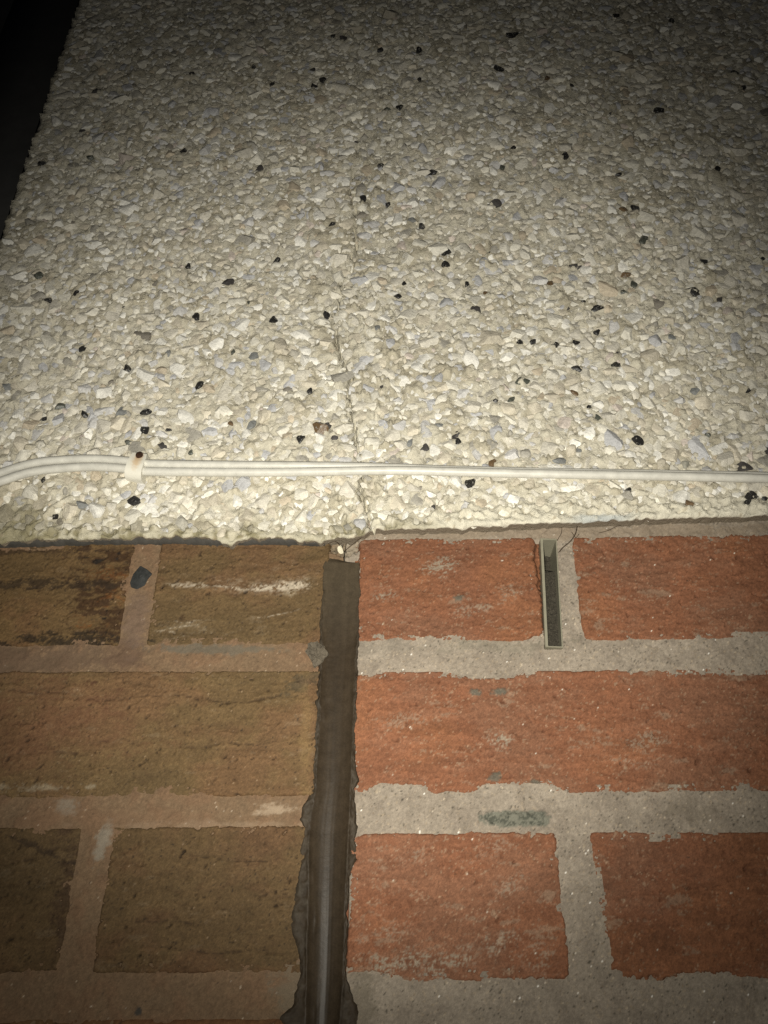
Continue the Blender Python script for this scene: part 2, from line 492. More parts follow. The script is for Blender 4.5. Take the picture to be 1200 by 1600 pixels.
# --- mortar relief and colours
HM = np.where(LEFT, -0.0007, -0.0008) + 0.00026 * n_mort + 0.00007 * n_edge + 0.00006 * n_fine
HM = HM + np.where(LEFT, 0.0, 0.00008 * n_spk)
mL = np.empty(SH + (3,)); mL[:] = (0.148, 0.096, 0.056)
mL = mixc(mL, 0.6 * sstep(-0.2, 1.5, n_mort), (0.150, 0.088, 0.050))
mL = mixc(mL, 0.5 * sstep(0.6, 1.8, -n_mort + 0.3 * n_edge), (0.135, 0.092, 0.055))
mL = mL * g(n_fine, 0.06) * g(n_edge, 0.04)
mL = mixc(mL, 0.8 * sstep(2.7, 3.2, n_spk2), (0.04, 0.028, 0.02))
mL = mixc(mL, 0.5 * sstep(2.6, 3.1, n_spk), (0.5, 0.40, 0.29))
mR = np.empty(SH + (3,)); mR[:] = (0.280, 0.235, 0.185)
mR = mixc(mR, 0.7 * sstep(-0.1, 1.5, n_mort), (0.225, 0.186, 0.146))
mR = mixc(mR, 0.5 * sstep(0.4, 1.8, -n_mort), (0.325, 0.275, 0.218))
mR = 0.87 * mR * g(n_fine, 0.06) * g(n_edge, 0.03)
mR = mR * g(n_grit, 0.07)
mL = mL * g(n_grit, 0.07)
n_dg = vk(SH, CELL, 0.0010, 3.0, ax=1.4, az=0.8, seed=75, rot=0.9)
mR = mixc(mR, 0.85 * sstep(1.75, 2.2, n_dg), (0.06, 0.052, 0.04))
mR = mixc(mR, 0.6 * sstep(2.4, 2.9, n_spk2), (0.16, 0.11, 0.07))
mR = mixc(mR, 0.7 * sstep(2.3, 2.8, n_spk), (0.55, 0.48, 0.38))
mR = mixc(mR, sstep(2.85, 3.1, n_spk), (0.95, 0.93, 0.88))  # glints of sparkling sand grains, painted as near-white specks
mR = mixc(mR, 0.25 * sstep(1.2, 2.0, n_spk), (0.44, 0.33, 0.2))

m = blob(70, 1028, 48, 7.5, 0, 0.35, 0.3); mL = mixc(mL, 0.75 * m, (0.095, 0.062, 0.040))
m = blob(190, 1022, 9, 8, 0, 0.5, 0.3); mL = mixc(mL, 0.6 * m, (0.10, 0.060, 0.038))
m = blob(345, 1014, 32, 2.4, -1, 0.35, 0.3); mL = mixc(mL, 0.8 * m, (0.105, 0.090, 0.066))
m = blob(212, 965, 5.5, 14, 0, 0.5, 0.3); mL = mixc(mL, 0.6 * m, (0.125, 0.085, 0.062))
m = blob(160, 1315, 3.0, 9.0, -8, 0.4, 0.3); mL = mixc(mL, 0.75 * m, (0.215, 0.19, 0.15))
m = blob(105, 1255, 5, 3.0, -30, 0.5, 0.4); mL = mixc(mL, 0.6 * m, (0.21, 0.18, 0.14))
m = blob(350, 1288, 30, 1.6, 0, 0.5, 0.5, n_smear); mL = mixc(mL, 0.4 * m, (0.27, 0.20, 0.135))
m = blob(430, 1266, 8, 1.8, 0, 0.5, 0.5, n_smear); mL = mixc(mL, 0.6 * m, (0.36, 0.28, 0.20))
m = blob(240, 1280, 40, 3.2, 0, 0.6, 0.4); mL = mixc(mL, 0.35 * m, (0.17, 0.10, 0.058))
m = blob(215, 1582, 1.6, 2.2, 0, 0.2, 0.2); mL = mixc(mL, 0.9 * m, (0.04, 0.038, 0.034))
m = blob(470, 1545, 9, 12, 0, 0.5, 0.3); mL = mixc(mL, 0.6 * m, (0.15, 0.125, 0.088))
gx_, gz_ = W(806, 1279)
gu, gv = (GX - gx_) * 1000 / 15.2, (GZ - gz_ + 0.00002 * n_edge) * 1000 / 3.5
green = 1 - sstep(0.86, 1.06, (gu ** 4 + gv ** 4) ** 0.25 + 0.07 * n_edge + 0.05 * n_fine)
mR = mixc(mR, 0.9 * green, (0.140, 0.140, 0.110))
mR = mixc(mR, 0.9 * green * sstep(0.2, 1.0, 0.7 * n_drag2 + 0.7 * n_fine), (0.062, 0.064, 0.050))
HM = HM + 0.0008 * green * (1 + 0.4 * n_edge)
m = blob(1080, 1265, 10, 4.5, 0, 0.6, 0.4); mR = mixc(mR, 0.5 * m, (0.14, 0.115, 0.085))
m = blob(800, 1008, 22, 3, 0, 0.5, 0.5); mR = mixc(mR, 0.45 * m, (0.15, 0.135, 0.10))
m = blob(590, 1010, 14, 4, 0, 0.5, 0.5); mR = mixc(mR, 0.35 * m, (0.17, 0.15, 0.12))
m = blob(900, 830, 130, 4.5, 0, 0.4, 0.3); mR = mixc(mR, 0.55 * m, (0.215, 0.165, 0.115))
m = blob(560, 1575, 8, 12, 0, 0.5, 0.3); mR = mixc(mR, 0.6 * m, (0.13, 0.11, 0.08))
# crumbled pocket above the sealant
pocket = blob(540, 852, 8.5, 5.5, 0, 0.3, 0.2)
HM = HM - 0.004 * pocket * (0.6 + 0.5 * np.abs(n_edge)) + 0.0016 * pocket * n_edge
mR = mixc(mR, 0.5 * pocket, (0.20, 0.165, 0.115))
mL = mixc(mL, 0.8 * pocket, (0.20, 0.165, 0.115))

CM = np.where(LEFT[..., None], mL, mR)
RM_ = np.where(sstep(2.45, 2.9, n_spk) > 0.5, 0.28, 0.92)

# the movement joint is a deep slot, filled by the sealant
slot = (GX > JOINT_L(GZ) + 0.001) & (GX < JOINT_R(GZ) - 0.001) & (GZ < W(540, 872)[1])
HM = np.where(slot, -0.012, HM)
# the vent's slot
v_tl, v_tr, v_br, v_bl = W(844, 842, 0.0005), W(870, 841, 0.0005), W(879, 1011, 0.0005), W(852, 1012, 0.0005)
VX0 = 0.5 * (v_tl[0] + v_bl[0]); VX1 = 0.5 * (v_tr[0] + v_br[0])
VZ0, VZ1 = v_bl[1], v_tl[1]
VLEAN = (v_tl[0] - v_bl[0]) / (VZ1 - VZ0)
vent_in = (np.abs(GX - (0.5 * (VX0 + VX1) + VLEAN * (GZ - 0.5 * (VZ0 + VZ1)))) < 0.5 * (VX1 - VX0) - 0.0002) & (GZ > VZ0 + 0.0002) & (GZ < VZ1 - 0.0004)
HM = np.where(vent_in, -0.035, HM)
crev = (GX > half_R1[0] - 0.003) & (GX < 0.5 * (VX0 + VX1)) & (GZ > VZ0 + 0.010 + 0.002 * n_edge) & (GZ < VZ1)
HM = np.where(crev & ~vent_in, -0.010, HM)


def patch(mask, H, C, stride=1, window=None, R=None):
    """quads of the wall grid where mask holds -> verts, faces, colours"""
    i0, i1, j0, j1 = window if window else (0, NZ, 0, NX)
    sl = (slice(i0, i1, stride), slice(j0, j1, stride))
    mk = mask[sl]
    x, z, hh, cc = GX[sl], GZ[sl], H[sl], C[sl]
    nz, nx = mk.shape
    q = mk[:-1, :-1] & mk[1:, :-1] & mk[:-1, 1:] & mk[1:, 1:]
    idx = np.arange(nz * nx).reshape(nz, nx)
    f = np.stack([idx[:-1, :-1][q], idx[:-1, 1:][q], idx[1:, 1:][q], idx[1:, :-1][q]], 1)
    used = np.unique(f)
    remap = np.zeros(nz * nx, dtype=np.int64)
    remap[used] = np.arange(len(used))
    v = np.stack([x.ravel()[used], -hh.ravel()[used], z.ravel()[used]], 1)
    out = [v, remap[f], cc.reshape(-1, 3)[used]]
    out.append(R[sl].ravel()[used] if R is not None else None)
    return out


wallL = tag(empty("brown_brick_wall", (W(250, 1600)[0], 0, Z0)),
            "brown brick wall left of the dark vertical sealant joint", "brick wall")
wallR = tag(empty("red_brick_wall", (W(880, 1600)[0], 0, Z0)),
            "red brick wall with grey mortar right of the dark sealant joint", "brick wall")


def under(o, root):
    o.parent = root
    o.matrix_parent_inverse = Matrix.Translation(-Vector(root.location))


VIEW = (-0.235, 0.235, -0.035, 0.225)
DIST = np.full(SH, -1.0)
for side, r, xa, xb, za, zb in bricks:
    mg = 0.0035
    j0, j1 = max(0, int((xa - mg - X0) / CELL)), min(NX, int((xb + mg - X0) / CELL) + 2)
    i0, i1 = max(0, int((za - mg - Z0) / CELL)), min(NZ, int((zb + mg - Z0) / CELL) + 2)
    x, z = GX[i0:i1, j0:j1], GZ[i0:i1, j0:j1]
    # bricks are never perfect rectangles: each edge leans a little
    tl = [random.uniform(-0.008, 0.008) for _ in range(4)]
    zc, xc = 0.5 * (za + zb), 0.5 * (xa + xb)
    dl = x - (xa + tl[0] * (z - zc)); dr = (xb + tl[1] * (z - zc)) - x
    if side == 'L' and abs(xb - float(JOINT_L(zc))) < 1e-6:
        dr = JOINT_L(z) + 0.0012 - x
    if side == 'R' and abs(xa - float(JOINT_R(zc))) < 1e-6:
        dl = x - (JOINT_R(z) - 0.0012)
    db = z - (za + 0.3 * tl[2] * (x - xc)); dt = (zb + 0.3 * tl[3] * (x - xc)) - z
    rad = 0.0015 if side == 'L' else 0.0026
    a, b = np.minimum(dl, dr), np.minimum(db, dt)
    d = np.where((a < rad) & (b < rad), rad - np.hypot(np.minimum(a - rad, 0), np.minimum(b - rad, 0)), np.minimum(a, b))
    d = d + warp[i0:i1, j0:j1]
    DIST[i0:i1, j0:j1] = np.maximum(DIST[i0:i1, j0:j1], d)
    roll = 0.0046 * (1 - sstep(-0.0013, 0.0013, d)) ** 1.6
    hh = HB[i0:i1, j0:j1] - roll + random.uniform(-0.0003, 0.0003)
    hh = np.where(vent_in[i0:i1, j0:j1], -0.05, hh)
    tone = random.uniform(0.90, 1.08)
    cc = CB[i0:i1, j0:j1] * tone
    if side == 'L' and r == 0 and xb < half_L1[0] + 0.001:
        cc = cc * np.array([0.92, 0.88, 0.82])
    if side == 'L' and r == 2:
        cc = cc * np.array([0.80, 0.79, 0.80])
    if side == 'L' and r == 3:
        cc = cc * np.array([1.0, 0.86, 0.8])
    hh[0, :] = hh[-1, :] = -0.05
    hh[:, 0] = hh[:, -1] = -0.05
    inview = xb > VIEW[0] and xa < VIEW[1] and zb > VIEW[2] and za < VIEW[3]
    st = 1 if (inview and r < 3) else (2 if inview else 5)
    Hl, Cl = np.zeros(SH), None
    sl = (slice(0, None, st), slice(0, None, st))
    xs, zs, hs, cs = x[sl], z[sl], hh[sl].copy(), cc[sl]
    hs[0, :] = hs[-1, :] = -0.05
    hs[:, 0] = hs[:, -1] = -0.05
    nz, nx = xs.shape
    idx = np.arange(nz * nx).reshape(nz, nx)
    f = np.stack([idx[:-1, :-1].ravel(), idx[:-1, 1:].ravel(), idx[1:, 1:].ravel(), idx[1:, :-1].ravel()], 1)
    v = np.stack([xs.ravel(), -hs.ravel(), zs.ravel()], 1)
    o = link("brick", mesh_from("brick", v, f, True, cs.reshape(-1, 3)), M_brick)
    under(o, wallL if side == 'L' else wallR)

near = (GX > VIEW[0]) & (GX < VIEW[1]) & (GZ > VIEW[2])
for side, root, sel in (('L', wallL, LEFT), ('R', wallR, ~LEFT)):
    keep = sel & (DIST < 0.0042)
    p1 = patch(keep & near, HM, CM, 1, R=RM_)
    wide = sel & (DIST < 0.008)
    far = (GX < VIEW[0] + 0.004) | (GX > VIEW[1] - 0.004) | (GZ < VIEW[2] + 0.004)
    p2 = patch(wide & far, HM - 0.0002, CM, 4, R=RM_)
    v = np.concatenate([p1[0], p2[0]])
    f = np.concatenate([p1[1], p2[1] + len(p1[0])])
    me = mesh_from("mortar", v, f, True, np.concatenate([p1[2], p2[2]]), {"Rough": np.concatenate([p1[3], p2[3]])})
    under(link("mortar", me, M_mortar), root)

# ------------------------------------------------------------------ sealant in the movement joint
zt, zb_ = W(540, 867)[1], -0.155
nz = 900
zz = np.linspace(zb_, zt, nz)
r1 = np.random.default_rng(31)


def n1(n, L, beta, seed):
    return vk((2, n), 1.0, L, beta, az=0.0, seed=seed)[0]


nu = 61
u = np.linspace(0, 1, nu)
xl = sealL(zz) - 0.0004 + 0.00028 * n1(nz, 18, 2.0, 41)
xr = sealR(zz) + 0.0004 + 0.00026 * n1(nz, 18, 2.0, 42)
tq = np.clip((zz - (zt - 0.0060)) / 0.0060, 0, 1)                       # rounded upper end
zlow = np.interp(zz, [W(540, 1300)[1], W(540, 900)[1]], [1.0, 0.0])[:, None]  # lower down the tooling is deeper and cleaner
zl1 = zlow[:, 0]
gl = ((1 - zl1) * (xl + 0.0009) + zl1 * (JOINT_L(zz) + 0.0027) + 0.0003 * n1(nz, 260, 3.0, 43))[:, None]     # the tooled groove's own edges
gr = ((1 - zl1) * (xr - 0.0009) + zl1 * (JOINT_R(zz) - 0.0026) + 0.0003 * n1(nz, 260, 3.0, 44))[:, None]
gl = np.maximum(gl, xl[:, None] + 0.0004); gr = np.minimum(gr, xr[:, None] - 0.0004)
xs = np.empty((nz, nu))
na = 14
xs[:, :na] = xl[:, None] + (gl - xl[:, None]) * (np.arange(na) / na)[None, :]
xs[:, na:nu - na] = gl + (gr - gl) * np.linspace(0, 1, nu - 2 * na)[None, :]
xs[:, nu - na:] = gr + (xr[:, None] - gr) * ((np.arange(na) + 1) / na)[None, :]
xm = (0.5 * (gl + gr) - 0.0008 * tq[:, None])
xs = xm + (xs - xm) * np.sqrt(np.clip(1 - (0.93 * tq) ** 3, 0, 1))[:, None]
tt = (xs - gl) / (gr - gl)
conc = -(0.0008 + 0.0017 * zlow) * np.clip(1 - (2 * tt - 1) ** 2, 0, 1)
side_n = vk((nz, nu), 1.0, 16, 2.4, ax=0.8, seed=45)
streak = vk((nz, nu), 1.0, 8, 2.2, ax=1.0, az=60.0, seed=46)
outside = np.clip(sstep(0.05, -0.08, tt) + sstep(0.95, 1.08, tt), 0, 1)
la = np.clip(0.55 + 0.8 * n1(nz, 60, 2.0, 49), 0, 1.6)[:, None]; lb_ = np.clip(0.5 + 0.8 * n1(nz, 60, 2.0, 50), 0, 1.6)[:, None]
lip = 0.0006 * (la * np.exp(-((tt + 0.02) / 0.045) ** 2) + lb_ * np.exp(-((tt - 1.02) / 0.045) ** 2))
h = 0.0004 + conc + lip + 0.00024 * side_n * (0.02 + 0.98 * outside) + 0.00004 * streak * (1 - outside)
lc = np.clip(n1(nz, 90, 2.0, 53), 0, 1.3)[:, None]
h += 0.0003 * lc * np.exp(-((tt - 0.17 - 0.05 * n1(nz, 120, 2.2, 47)[:, None]) / 0.04) ** 2)
h -= 0.0013 * np.clip(np.maximum(1 - u * 14, 1 - (1 - u) * 14), 0, 1)[None, :] ** 2
h += 0.00006 * n1(nz, 200, 2.6, 48)[:, None]
h -= (0.0022 * tq ** 3)[:, None]
zg = zz[:, None] + 0 * u[None, :] - 0.0045 * (u[None, :]) * sstep(0.0, 1.0, tq)[:, None]
dust = sstep(zt - 0.065, zt - 0.002, zz)[:, None] * np.ones((1, nu))
csl = np.empty((nz, nu, 3)); csl[:] = (0.034, 0.0245, 0.0155)
csl = csl + (np.array([0.060, 0.046, 0.029]) - csl) * (dust * 0.9)[..., None]
csl = csl + (np.array([0.066, 0.056, 0.043]) - csl) * (0.42 * outside * sstep(-1.0, 1.2, side_n))[..., None]
csl = csl * (1 + 0.05 * streak[..., None])
rgh = 0.40 + 0.42 * dust + 0.25 * outside
idx = np.arange(nz * nu).reshape(nz, nu)
f = np.stack([idx[:-1, :-1].ravel(), idx[:-1, 1:].ravel(), idx[1:, 1:].ravel(), idx[1:, :-1].ravel()], 1)
v = np.stack([xs.ravel(), -h.ravel(), zg.ravel()], 1)
o = link("sealant_joint", mesh_from("sealant_joint", v, f, True, csl.reshape(-1, 3), {"Rough": rgh.ravel()}), M_sealant)
tag(o, "dark brown vertical sealant strip between the brown and the red bricks", "sealant")

# ------------------------------------------------------------------ exposed aggregate panel
PH = 0.005                        # how far the cement face stands proud of the bricks
BOT = [(-500, 856), (-200, 852), (0, 846), (60, 843), (130, 842), (200, 840), (300, 839), (335, 843), (350, 846), (360, 849), (370, 845), (390, 840),
       (450, 843), (500, 846), (520, 843), (545, 840), (565, 837), (578, 829), (600, 827), (650, 827), (700, 829), (722, 829), (732, 824),
       (800, 822), (880, 818), (1000, 814), (1100, 811), (1200, 806), (1500, 802), (2000, 800)]
zbot = poly_z(BOT, PH)
PX0 = 0.5 * (W(60, 192, PH)[0] + W(0, 378, PH)[0])
PX1, PZ1 = 0.52, 1.10
PC = 0.001
pnx, pnz = int((PX1 - PX0) / PC) + 40, int((PZ1 - 0.19) / PC) + 40
PSH = (pnz, pnx)
pn1 = vk(PSH, PC, 0.006, 2.0, seed=51)
pn2 = vk(PSH, PC, 0.03, 2.2, seed=52)
pn3 = vk(PSH, PC, 0.012, 1.8, seed=53)
pn4 = vk(PSH, PC, 0.003, 2.0, seed=54)


def samp(f, x, z):
    j = np.clip((x - PX0) / PC + 10, 0, pnx - 1.001); i = np.clip((z - 0.19) / PC + 10, 0, pnz - 1.001)
    j0, i0 = j.astype(int), i.astype(int)
    a, b = j - j0, i - i0
    return (f[i0, j0] * (1 - a) * (1 - b) + f[i0, j0 + 1] * a * (1 - b) + f[i0 + 1, j0] * (1 - a) * b + f[i0 + 1, j0 + 1] * a * b)


CRACK = [(566, 150), (562, 190), (560, 225), (545, 290), (553, 330), (556, 380), (549, 400), (554, 420), (533, 440), (531, 470), (521, 490),
         (520, 510), (530, 545), (547, 590), (545, 610), (548, 650), (556, 680), (560, 715), (562, 740), (568, 780), (575, 810), (583, 832)]
crack_w = np.array([W(a, b, PH) for a, b in CRACK])
co = np.argsort(crack_w[:, 1])


def crack_x(z):
    return np.interp(z, crack_w[co, 1], crack_w[co, 0]) + 0.0011 * np.sin(z * 520 + 2 * np.sin(z * 170)) + 0.0007 * np.sin(z * 1500 + 1)


def cover(x, z):
    """0..1 where cement paste hides the stones along the lower edge (most of all on the right)"""
    e = z - zbot(x)
    wdt = np.interp(x, [-0.25, -0.16, -0.05, 0.0, 0.05, 0.14, 0.3], [0.010, 0.006, 0.005, 0.006, 0.014, 0.0125, 0.009])
    return 1 - sstep(0.35, 1.25, e / wdt + 0.32 * samp(pn3, x, z))


px_l = W(75, 800, PH)[0]


def grime(x, z):
    """green-brown growth along the lower edge, heaviest at the far left"""
    e = z - zbot(x)
    g_ = sstep(-0.5, 0.8, samp(pn3, x, z) + 0.6 * samp(pn1, x, z)) * sstep(0.016, 0.002, e) * sstep(0.05, -0.03, x)
    return np.clip(g_ + 0.8 * sstep(px_l + 0.003, px_l - 0.006, x + 0.002 * samp(pn1, x, z)) * sstep(0.034, 0.014, e + 0.003 * samp(pn3, x, z)), 0, 1)


cx = np.concatenate([np.arange(PX0, -0.24, 0.003), np.arange(-0.24, -0.038, 0.0011), np.arange(-0.038, 0.004, 0.0004), np.arange(0.004, 0.24, 0.0011), np.arange(0.24, PX1 + 0.001, 0.003)])
rows = [0.0]
while rows[-1] < PZ1 - 0.2:
    e = rows[-1]
    rows.append(e + (0.0010 if e < 0.04 else 0.0016 if e < 0.2 else 0.0026 if e < 0.62 else 0.008))
rows = np.array(rows)
MX, ME = np.meshgrid(cx, rows)
ragged = 0.0002 * samp(pn1, cx, np.full_like(cx, 0.22)) + 0.0006 * samp(pn3, cx, np.full_like(cx, 0.25)) * np.interp(cx, [-0.05, 0.06], [1.0, 0.35])
MZ = (zbot(cx) + ragged)[None, :] + ME
cov = cover(MX, MZ)
hm = PH + 0.0001 + 0.00095 * samp(pn1, MX, MZ) + 0.0005 * samp(pn2, MX, MZ) + 0.00035 * samp(pn4, MX, MZ)
flatl = sstep(0.0065, 0.0022, ME)
hm = PH + (hm - PH) * (1 - 0.45 * cov) * (1 - 0.65 * flatl)
hm += 0.0028 * cov * (1 - 0.55 * flatl * sstep(0.03, -0.03, MX)) * (1 + 0.25 * samp(pn3, MX, MZ))
spall = 0.5 * sstep(0.3, 1.4, samp(pn3, MX, MZ) + 0.4 * samp(pn2, MX, MZ)) * sstep(0.020, 0.004, ME)
hm -= 0.0022 * spall
hm += cov * (0.00055 * samp(pn4, MX, MZ) + 0.0004 * samp(pn1, MX, MZ)) * (1 - 0.4 * flatl)
hm -= 0.0009 * np.clip(1 - ME / 0.0012, 0, 1) ** 2
dcr = np.abs(MX - crack_x(MZ))
hm -= 0.0080 * np.exp(-(dcr / (0.0006 + 0.0004 * sstep(0.44, 0.34, MZ))) ** 2) * sstep(0.56, 0.42, MZ) * sstep(-1.3, 0.2, samp(pn3, MX, MZ) + 2.4 * sstep(0.40, 0.28, MZ))
mc = np.empty(MX.shape + (3,)); mc[:] = (0.535, 0.50, 0.405)
q = lambda a, b, f: sstep(a, b, f)[..., None]
mc = mc + (np.array([0.37, 0.33, 0.24]) - mc) * (0.6 * q(-0.2, 1.4, samp(pn2, MX, MZ)))
lipc = np.array([0.46, 0.425, 0.32]) + (np.array([0.62, 0.585, 0.48]) - np.array([0.46, 0.425, 0.32])) * sstep(-0.06, 0.03, MX)[..., None]
mc = mc + (lipc - mc) * (0.8 * cov[..., None])
mc = mc * (1 + 0.05 * samp(pn1, MX, MZ)[..., None]) * (1 + 0.07 * samp(pn4, MX, MZ)[..., None])
moss = grime(MX, MZ)
mc = mc + (np.array([0.20, 0.175, 0.095]) - mc) * (0.85 * moss[..., None])
xa, xb = W(870, 815, PH)[0], W(1010, 812, PH)[0]
blue = sstep(xa, xa + 0.02, MX) * sstep(xb, xb - 0.02, MX) * sstep(0.0042, 0.0026, ME + 0.0008 * samp(pn1, MX, MZ))
mc = mc + (np.array([0.40, 0.43, 0.43]) - mc) * (0.8 * blue[..., None])
pitm = sstep(1.3, 1.8, samp(pn4, MX, MZ)) * cov
mc = mc + (np.array([0.30, 0.25, 0.17]) - mc) * (0.7 * pitm[..., None])
hm -= 0.0010 * pitm
# underside and sides folded back
v = np.stack([MX, -hm, MZ], 2)
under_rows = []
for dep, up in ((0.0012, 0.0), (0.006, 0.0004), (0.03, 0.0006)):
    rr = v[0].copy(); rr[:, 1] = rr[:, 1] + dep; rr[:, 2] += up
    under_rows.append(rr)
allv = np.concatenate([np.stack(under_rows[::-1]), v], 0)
allc = np.concatenate([np.tile(np.array([0.21, 0.175, 0.13]), (3, mc.shape[1], 1)), mc], 0)  # underside coloured darker to draw the gap shadow below the panel edge
# left flank
fl = allv[:, :1].copy(); fl[:, :, 1] = 0.03
allv = np.concatenate([fl, allv], 1)
allc = np.concatenate([allc[:, :1], allc], 1)
nr, ncx = allv.shape[:2]
idx = np.arange(nr * ncx).reshape(nr, ncx)
f = np.stack([idx[:-1, :-1].ravel(), idx[:-1, 1:].ravel(), idx[1:, 1:].ravel(), idx[1:, :-1].ravel()], 1)
panel = tag(empty("aggregate_panel", (0, 0, float(zbot(0.0)))),
            "pale exposed aggregate concrete panel above the two brick walls", "wall panel")
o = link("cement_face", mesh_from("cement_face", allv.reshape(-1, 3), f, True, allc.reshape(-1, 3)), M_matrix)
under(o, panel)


def hmat(x, z):
    x, z = np.atleast_1d(np.asarray(x, float)), np.atleast_1d(np.asarray(z, float))
    return PH + 0.0005 * samp(pn2, x, z)


# --- stones: random packing, the dark ones where the photograph has them
DK, BR, GB, GN = (0.022, 0.021, 0.020), (0.13, 0.085, 0.045), (0.20, 0.205, 0.20), (0.070, 0.075, 0.060)
DARK = [(801, 52, 16), (592, 75, 12), (655, 75, 12), (520, 53, 10), (396, 104, 10), (426, 130, 12), (490, 131, 12), (505, 122, 13),
        (625, 165, 14), (604, 167, 12, GN), (964, 22, 10), (1050, 30, 11), (1150, 110, 13), (1031, 170, 14), (780, 105, 13), (655, 120, 10),
        (892, 130, 9), (1163, 135, 9), (855, 120, 11, BR), (300, 112, 11), (285, 232, 13), (64, 255, 13), (140, 243, 10, GN), (592, 257, 13),
        (676, 268, 12), (568, 308, 15), (606, 318, 9), (884, 243, 12), (803, 228, 10), (968, 272, 10), (785, 258, 11, GN), (1122, 262, 11),
        (993, 322, 13), (975, 325, 11, BR), (644, 343, 10, GB), (659, 350, 13), (520, 350, 13), (697, 412, 15), (697, 393, 12), (433, 401, 13),
        (292, 413, 12), (1005, 372, 17, GN), (1100, 405, 13), (1193, 402, 9), (992, 441, 12, GN), (978, 427, 14, BR), (975, 455, 10, GN),
        (1087, 452, 20), (933, 479, 16), (911, 470, 10), (932, 517, 13), (730, 441, 9), (622, 461, 13), (631, 440, 8), (118, 456, 13),
        (72, 466, 11), (305, 491, 14), (427, 498, 16), (511, 488, 13), (390, 473, 10, GN), (128, 543, 13), (198, 573, 15), (812, 534, 11),
        (833, 532, 11), (870, 536, 12), (900, 533, 12), (902, 574, 13), (963, 567, 11), (1050, 523, 14, GB), (815, 592, 18, GN), (310, 599, 14),
        (484, 609, 11), (775, 623, 15), (800, 622, 12, GN), (896, 610, 13, BR), (227, 641, 13), (131, 647, 13), (189, 643, 19, GB),
        (225, 671, 14), (263, 669, 10), (92, 633, 13, GN), (68, 653, 9), (470, 682, 16), (500, 665, 20, BR), (715, 689, 13), (995, 687, 20),
        (1107, 680, 10, GN), (923, 632, 9), (934, 650, 12, GN), (1170, 608, 11), (735, 750, 19), (207, 782, 20), (126, 787, 18, GB),
        (983, 763, 10), (1080, 786, 14, BR), (1173, 778, 19), (1196, 777, 10), (770, 722, 15, BR), (67, 750, 9), (85, 806, 10), (8, 602, 17, GB),
        (395, 553, 14, GB), (262, 548, 12, GB), (685, 662, 14, GB), (875, 720, 16, GB), (1072, 724, 16, (0.32, 0.31, 0.26)),
        (393, 662, 16, GB), (297, 705, 12, GN), (364, 548, 10, GN), (60, 430, 12, GN), (200, 690, 11, GN), (1085, 610, 12, GB), (360, 660, 11, BR),
        (760, 455, 11, BR), (860, 440, 10, BR), (560, 545, 13, GB), (590, 510, 12, GB), (905, 700, 11, GB), (640, 690, 12, GB)]
stones = []        # x, z, r, colour, dark flag
GC = 0.006
hashg = {}


def fits(x, z, r, k):
    gi, gj = int(x / GC), int(z / GC)
    for a in range(gi - 3, gi + 4):
        for b in range(gj - 3, gj + 4):
            for (sx, sz, sr) in hashg.get((a, b), ()):
                if (sx - x) ** 2 + (sz - z) ** 2 < (k * (sr + r)) ** 2:
                    return False
    return True


def put(x, z, r, c, dark):
    stones.append((x, z, r, c, dark))
    hashg.setdefault((int(x / GC), int(z / GC)), []).append((x, z, r))


def depth_at(x, z):
    rel = np.array([x, D - PH, z])
    return float(-(RN.T @ rel)[2])


for d in DARK:
    x, z = W(d[0], d[1], PH + 0.002)
    r = 0.5 * d[2] * depth_at(x, z) / FPX * 1.0
    put(x, z, r, d[3] if len(d) > 3 else DK, True)

pal = [((0.66, 0.63, 0.52), 30), ((0.61, 0.575, 0.47), 26), ((0.74, 0.72, 0.63), 15), ((0.57, 0.52, 0.40), 13), ((0.56, 0.55, 0.51), 8),
       ((0.47, 0.47, 0.455), 4.5), ((0.51, 0.44, 0.32), 3.0), ((0.58, 0.51, 0.43), 1.2), ((0.36, 0.34, 0.28), 2.4), ((0.22, 0.20, 0.16), 0.5), ((0.06, 0.055, 0.05), 0.30)]
pc = [(p[0][0], p[0][1], p[0][2] * 1.05) for p in pal]
pw = np.cumsum([p[1] for p in pal]); pw = pw / pw[-1]
SX0, SX1, SZ1 = PX0 + 0.002, 0.46, 0.82
phases = [(0.0044, 0.0060, 1500, 0.84), (0.0033, 0.0044, 9000, 0.78), (0.0024, 0.0033, 40000, 0.74), (0.0015, 0.0024, 90000, 0.72)]
for rlo, rhi, tries, k in phases:
    xs_ = rng.uniform(SX0, SX1, tries); zs_ = rng.uniform(0.195, SZ1, tries)
    rs_ = rng.uniform(rlo, rhi, tries); un = rng.random(tries); uc = rng.random(tries); ut = rng.uniform(0.88, 1.10, tries)
    zb_arr = zbot(xs_); cv = cover(xs_, zs_); crx = crack_x(zs_)
    gr_ = grime(xs_, zs_)
    for i in range(tries):
        x, z, r = xs_[i], zs_[i], rs_[i]
        if z < zb_arr[i] + 0.95 * r + 0.0012 or x < SX0 + 1.15 * r:
            continue
        if un[i] < 0.80 * cv[i]:
            continue
        if z < crack_w[co[-1], 1]:
            dx = x - crx[i]
            if abs(dx) < r * 1.2 + 0.0003:
                x = crx[i] + (1 if dx >= 0 else -1) * (r * 1.2 + 0.0003)
        if not fits(x, z, r, k):
            continue
        c = np.array(pc[int(np.searchsorted(pw, uc[i]))]) * ut[i]
        c = c + (np.array([0.17, 0.150, 0.092]) - c) * 0.85 * gr_[i]
        put(x, z, r, c, False)

# stone shapes: spheres cut by random planes
def ico(sub):
    bm = bmesh.new()
    bmesh.ops.create_icosphere(bm, subdivisions=sub, radius=1.0)
    v = np.array([x.co[:] for x in bm.verts]); f = np.array([[q.index for q in p.verts] for p in bm.faces])
    bm.free()
    return v, f


